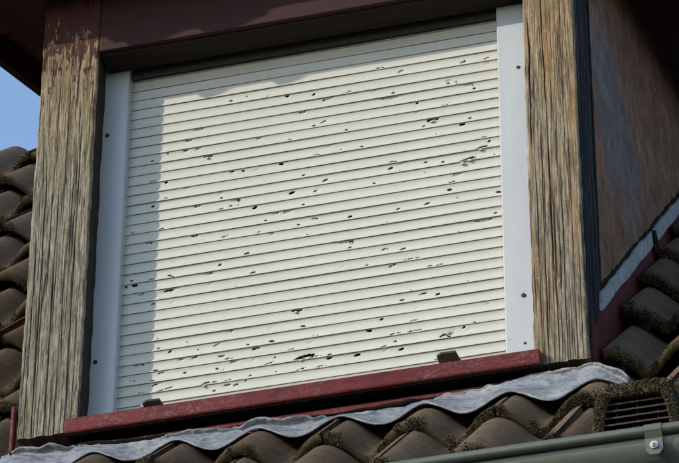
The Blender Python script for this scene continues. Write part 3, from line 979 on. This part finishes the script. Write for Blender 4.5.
for n in range(-4, 35):
    zb = n*SP - 0.0035
    mine = [h for h in hl if zb - .0005 <= h[1] < zb + SP - .0005]
    xs = set(np.linspace(XL, XR, 33).round(5).tolist())
    spec = []
    for (hx, hz, c) in mine:
        a, bb = TYPES[c]
        a *= srnd.uniform(.85, 1.15); bb *= srnd.uniform(.85, 1.15)
        hz = min(max(hz, zb + .0045), zb + .0245)
        spec.append((hx, hz, c, a, bb, srnd.uniform(0, 50), srnd.uniform(-.15, .35)))
        k = int((2*a + .012)/.0013)
        for q in range(k + 1):
            xs.add(round(hx - a - .006 + q*.0013, 5))
    xs = sorted(xs)
    xs2 = [xs[0]]
    for v in xs[1:]:
        if v - xs2[-1] > .0006: xs2.append(v)
    xs = [v for v in xs2 if XL <= v <= XR]
    nr = len(prof_z)
    jz = srnd.uniform(-.0002, .0002); jy = srnd.uniform(-.0002, .0002); tilt = srnd.uniform(-.0003, .0003)
    V = []
    for x in xs:
        for k, z in enumerate(prof_z):
            V.append([x, prof_y(k, z) + jy + .0003*math.sin(x*9 + n), zb + z + jz + tilt*x])
    drop = set()
    nxq = len(xs) - 1
    for (hx, hz, c, a, bb, sd_, tl) in spec:
        def rr(x, z):
            dx = x - hx; dz = (z - hz) - tl*dx
            ang = math.atan2(dz/bb, dx/a)
            jag = 1 + .22*mn.noise((math.cos(ang)*1.7 + sd_, math.sin(ang)*1.7, sd_))
            return math.hypot(dx/a, dz/bb)/jag, ang, dx, dz
        for i, x in enumerate(xs):
            if abs(x - hx) > a*1.7 + .003: continue
            for k in range(2, nr - 1):
                v = V[i*nr + k]
                r_, ang, dx, dz = rr(v[0], v[2])
                if c == 'g':
                    if r_ < 1.6: v[1] += .0016*max(0, 1 - r_/1.6)
                elif c in 'edD':
                    if r_ < 1.5: v[1] += .0026*max(0, 1 - r_/1.5)
                elif c in 'tTX':
                    if r_ < 1.8 and dz < 0: v[1] -= .0012*max(0, 1 - r_/1.8)
                    elif r_ < 1.6: v[1] += .0020*max(0, 1 - r_/1.6)
                elif r_ < 1.7: v[1] += .0012*max(0, 1 - r_/1.7)
        for i in range(nxq):
            if abs(xs[i] - hx) > a*1.5 + .002: continue
            for k in range(1, nr - 2):
                q = [V[i*nr+k], V[(i+1)*nr+k], V[(i+1)*nr+k+1], V[i*nr+k+1]]
                cx = sum(p[0] for p in q)/4; cz = sum(p[2] for p in q)/4
                r_, ang, dx, dz = rr(cx, cz)
                if c == 'g': hit = False
                elif c in 'xsm': hit = r_ < 1.0
                elif c in 'edD': hit = .52 < r_ < 1.05 and dz > 0.15*bb and mn.noise((cx*160, cz*90, sd_)) > -.25
                else: hit = (r_ < 1.0 and dz > -.40*bb) or (.6 < r_ < 1.0 and dz < 0 and mn.noise((cx*200, sd_, 1)) > .05)
                if hit: drop.add((i, k))
        if c in 'xsm':        # pull the rim onto the hole's outline
            for i in range(max(0, 0), len(xs)):
                if abs(xs[i] - hx) > a*1.6 + .002: continue
                for k in range(2, nr - 2):
                    nb = [((i-1, k-1) in drop), ((i, k-1) in drop), ((i-1, k) in drop), ((i, k) in drop)]
                    if any(nb) and not all(nb):
                        v = V[i*nr + k]
                        r_, ang, dx, dz = rr(v[0], v[2])
                        if r_ > 0.05:
                            f_ = min(1.5, max(.6, 1.0/r_))
                            v[0] = hx + (v[0] - hx)*f_
                            v[2] = hz + (v[2] - hz)*f_
    F = []
    for i in range(nxq):
        for k in range(nr - 1):
            if (i, k) in drop: continue
            a_ = i*nr + k
            F.append((a_, a_ + nr, a_ + nr + 1, a_ + 1))
    for (hx, hz, c, a, bb, sd_, tl) in spec:       # torn tongues of sheet bent out under the bigger holes
        if c not in 'tTX': continue
        for q in range(2 if c == 'X' else 1):
            x0 = hx + a*(-.55 + .75*q); wdt = a*(.55 if c == 'X' else .8); ln = .0062 if c == 'X' else .0048
            b0 = len(V)
            yb_ = prof_y(5, max(.002, hz - zb)) - .0014
            for (fx, fz, fy) in ((0, 0, 0), (.5, .1, -.0012), (1, -.05, -.0006), (.85, -.75, -.0040), (.45, -1.0, -.0052), (.1, -.6, -.0034)):
                V.append([x0 + fx*wdt, yb_ + fy*.45, hz - .45*bb + fz*ln + tl*(x0 - hx)])
            F += [(b0, b0+1, b0+4, b0+5)[::-1], (b0+1, b0+2, b0+3, b0+4)[::-1]]
    o = mobj('slat', V, F, SLAT, shut, True, origin=(0, 0, zb))
    sm = o.modifiers.new('solid', 'SOLIDIFY'); sm.thickness = .0011; sm.offset = -1

# guide rails
def rail(x0, x1, label):
    b = MB()
    pr = [(x0, .03), (x0, -.028), (x0 + .003, -.031), (x1 - .003, -.031), (x1, -.028), (x1, .03)]
    zs = (-0.11, 0.984)
    n = len(pr)
    b.add([(x, y, zs[0]) for x, y in pr] + [(x, y, zs[1]) for x, y in pr], [(i, (i+1) % n, n + (i+1) % n, n + i) for i in range(n)] + [tuple(range(n))[::-1], tuple(range(n, 2*n))])
    o = b.build('guide_rail', RAIL, shut, origin=(x0, -.031, -.11))
    o['label'] = label
    return o
ra = rail(-0.5060, -0.4400, 'left white guide rail in the shade of the post')
rb = rail(0.4565, 0.5345, 'right white guide rail lit by the sun')
def screw(parent, x, z, r=.0042):
    b = MB()
    ring = []
    for (rr, yy) in ((r, -.0311), (r*.9, -.0332), (r*.45, -.0338)):
        ring.append([(x + rr*math.cos(a), yy, z + rr*math.sin(a)) for a in [2*math.pi*i/12 for i in range(12)]])
    vs_ = [p for q in ring for p in q]
    b.add(vs_, [(i*12+j, i*12+(j+1) % 12, (i+1)*12+(j+1) % 12, (i+1)*12+j) for i in range(2) for j in range(12)] + [tuple(24 + j for j in range(12))])
    return b.build('screw', RUST, parent, origin=(x, -.031, z))
screw(ra, -0.487, .753, .0055); screw(ra, -0.487, .112, .0055); screw(rb, .500, .116, .0055)
screw(rb, .505, .752, .0045)
screw(rb, 0.4995, -.010, .0028)
# stop brackets near the bottom slat
for (x0, x1, z, lab) in ((-0.368, -0.322, -0.033, 'left brown stop bracket at the foot of the shutter'), (0.303, 0.352, -0.024, 'right brown stop bracket at the foot of the shutter')):
    b = MB()
    b.add([(x0 + .004, -.050, z), (x0 + .014, -.056, z + .001), (x1 - .002, -.054, z + .002), (x1 + .003, -.004, z - .001), (x0 + .003, -.004, z - .002),
           (x0 + .004, -.050, z + .005), (x0 + .014, -.056, z + .006), (x1 - .002, -.054, z + .007), (x1 + .003, -.004, z + .004), (x0 + .003, -.004, z + .003)],
          [(4,3,2,1,0), (5,6,7,8,9), (0,1,6,5), (1,2,7,6), (2,3,8,7), (3,4,9,8), (4,0,5,9)])
    o = b.build('stop_bracket', STOP, shut, origin=(x0, -.03, z)); o['label'] = lab
    b = MB(); b.tube([(x0 - .004, -.036, z + .004), (x0 + .006, -.036, z + .004)], .003, 8)
    b.build('pin', PALEM, o)

# ------------------------------------------------------------------ gutter
gy, gzc, gr = -0.662, -0.7325, 0.062
gut = empty('roof_gutter', (0, gy, gzc - gr), 'grey green metal half round gutter along the lower roof edge', 'gutter')
b = MB()
rings = []
gx0, gx1 = -2.4, 2.6
pts = []
for i in range(19):
    a = math.pi + math.pi*i/18          # front rim round the bottom to the back rim
    pts.append((gy + gr*math.cos(a), gzc + gr*math.sin(a)*1.05))
pts.append((gy + gr, gzc + .018))
xsg = np.linspace(gx0, gx1, 26)
vs_ = [(x, y, z) for x in xsg for (y, z) in pts]
n_ = len(pts)
b.add(vs_, [(i*n_+j, (i+1)*n_+j, (i+1)*n_+j+1, i*n_+j+1)[::-1] for i in range(len(xsg)-1) for j in range(n_-1)])
tr = b.build('trough', GUT, gut, True)
sm = tr.modifiers.new('solid', 'SOLIDIFY'); sm.thickness = .0012; sm.offset = 0
b = MB(); b.tube([(x, gy - gr - .006, gzc + .003) for x in xsg], .0105, 14); b.build('rolled_rim', GUT, gut, True)
# bracket: strap over the rim, spring clip and bolt
bx0, bx1 = 0.8695, 0.9025
bk = MB()
path = []
for i in range(9):
    a = R(75) + R(150)*i/8
    path.append((gy - gr - .006 + .0125*math.cos(a), gzc + .003 + .0125*math.sin(a)))
path += [(gy - gr - .0085, gzc - .016), (gy - gr - .006, gzc - .046)]
back = [(y + .0025, z) for y, z in path]
def strap(mb, path, x0, x1, th=.0022, taper=None):
    n = len(path)
    vs = []
    for i, (y, z) in enumerate(path):
        t0 = x0 + (taper[i] if taper else 0); t1 = x1 - (taper[i] if taper else 0)
        a = path[max(0, i-1)]; c = path[min(n-1, i+1)]
        dy, dz = c[0]-a[0], c[1]-a[1]
        l = math.hypot(dy, dz) or 1
        ny, nz = dz/l, -dy/l
        vs += [(t0, y, z), (t1, y, z), (t1, y - ny*th, z - nz*th), (t0, y - ny*th, z - nz*th)]
    fs = []
    for i in range(n-1):
        for k in range(4):
            fs.append((i*4+k, i*4+(k+1) % 4, (i+1)*4+(k+1) % 4, (i+1)*4+k))
    fs += [(0,3,2,1), tuple((n-1)*4 + k for k in range(4))]
    mb.add(vs, fs)
path2 = path[:-1] + [(gy - gr - .0075, gzc - .040), (gy - gr - .007, gzc - .050)]
strap(bk, path2, bx0, bx1, taper=[0]*(len(path2)-1) + [.008])
br = bk.build('bracket', GUT, gut)
br['label'] = 'strap bracket holding the gutter rim'
b = MB()
lp = []
for i in range(13):
    a = math.pi + R(8) + R(150)*i/12
    lp.append((gy + (gr + .0035)*math.cos(a), gzc + (gr + .0035)*math.sin(a)*1.05))
strap(b, lp, bx0 - .002, bx1 + .003, .002)
b.build('lower_strap', GUT, br)
b = MB()
bx = (bx0 + bx1)/2; bz = gzc - .031; by = gy - gr - .0082
def disc(mb, r0, y0, y1, seg, cy=0.0):
    v0 = [(bx + r0*math.cos(2*math.pi*i/seg), y0, bz + r0*math.sin(2*math.pi*i/seg)) for i in range(seg)]
    v1 = [(bx + r0*.9*math.cos(2*math.pi*i/seg), y1, bz + r0*.9*math.sin(2*math.pi*i/seg)) for i in range(seg)]
    mb.add(v0 + v1, [(i, (i+1) % seg, seg + (i+1) % seg, seg + i) for i in range(seg)] + [tuple(range(seg, 2*seg))])
disc(b, .0088, by, by - .003, 18); disc(b, .0058, by - .003, by - .007, 6); disc(b, .0030, by - .007, by - .011, 10)
b.build('bolt', BOLT, br)
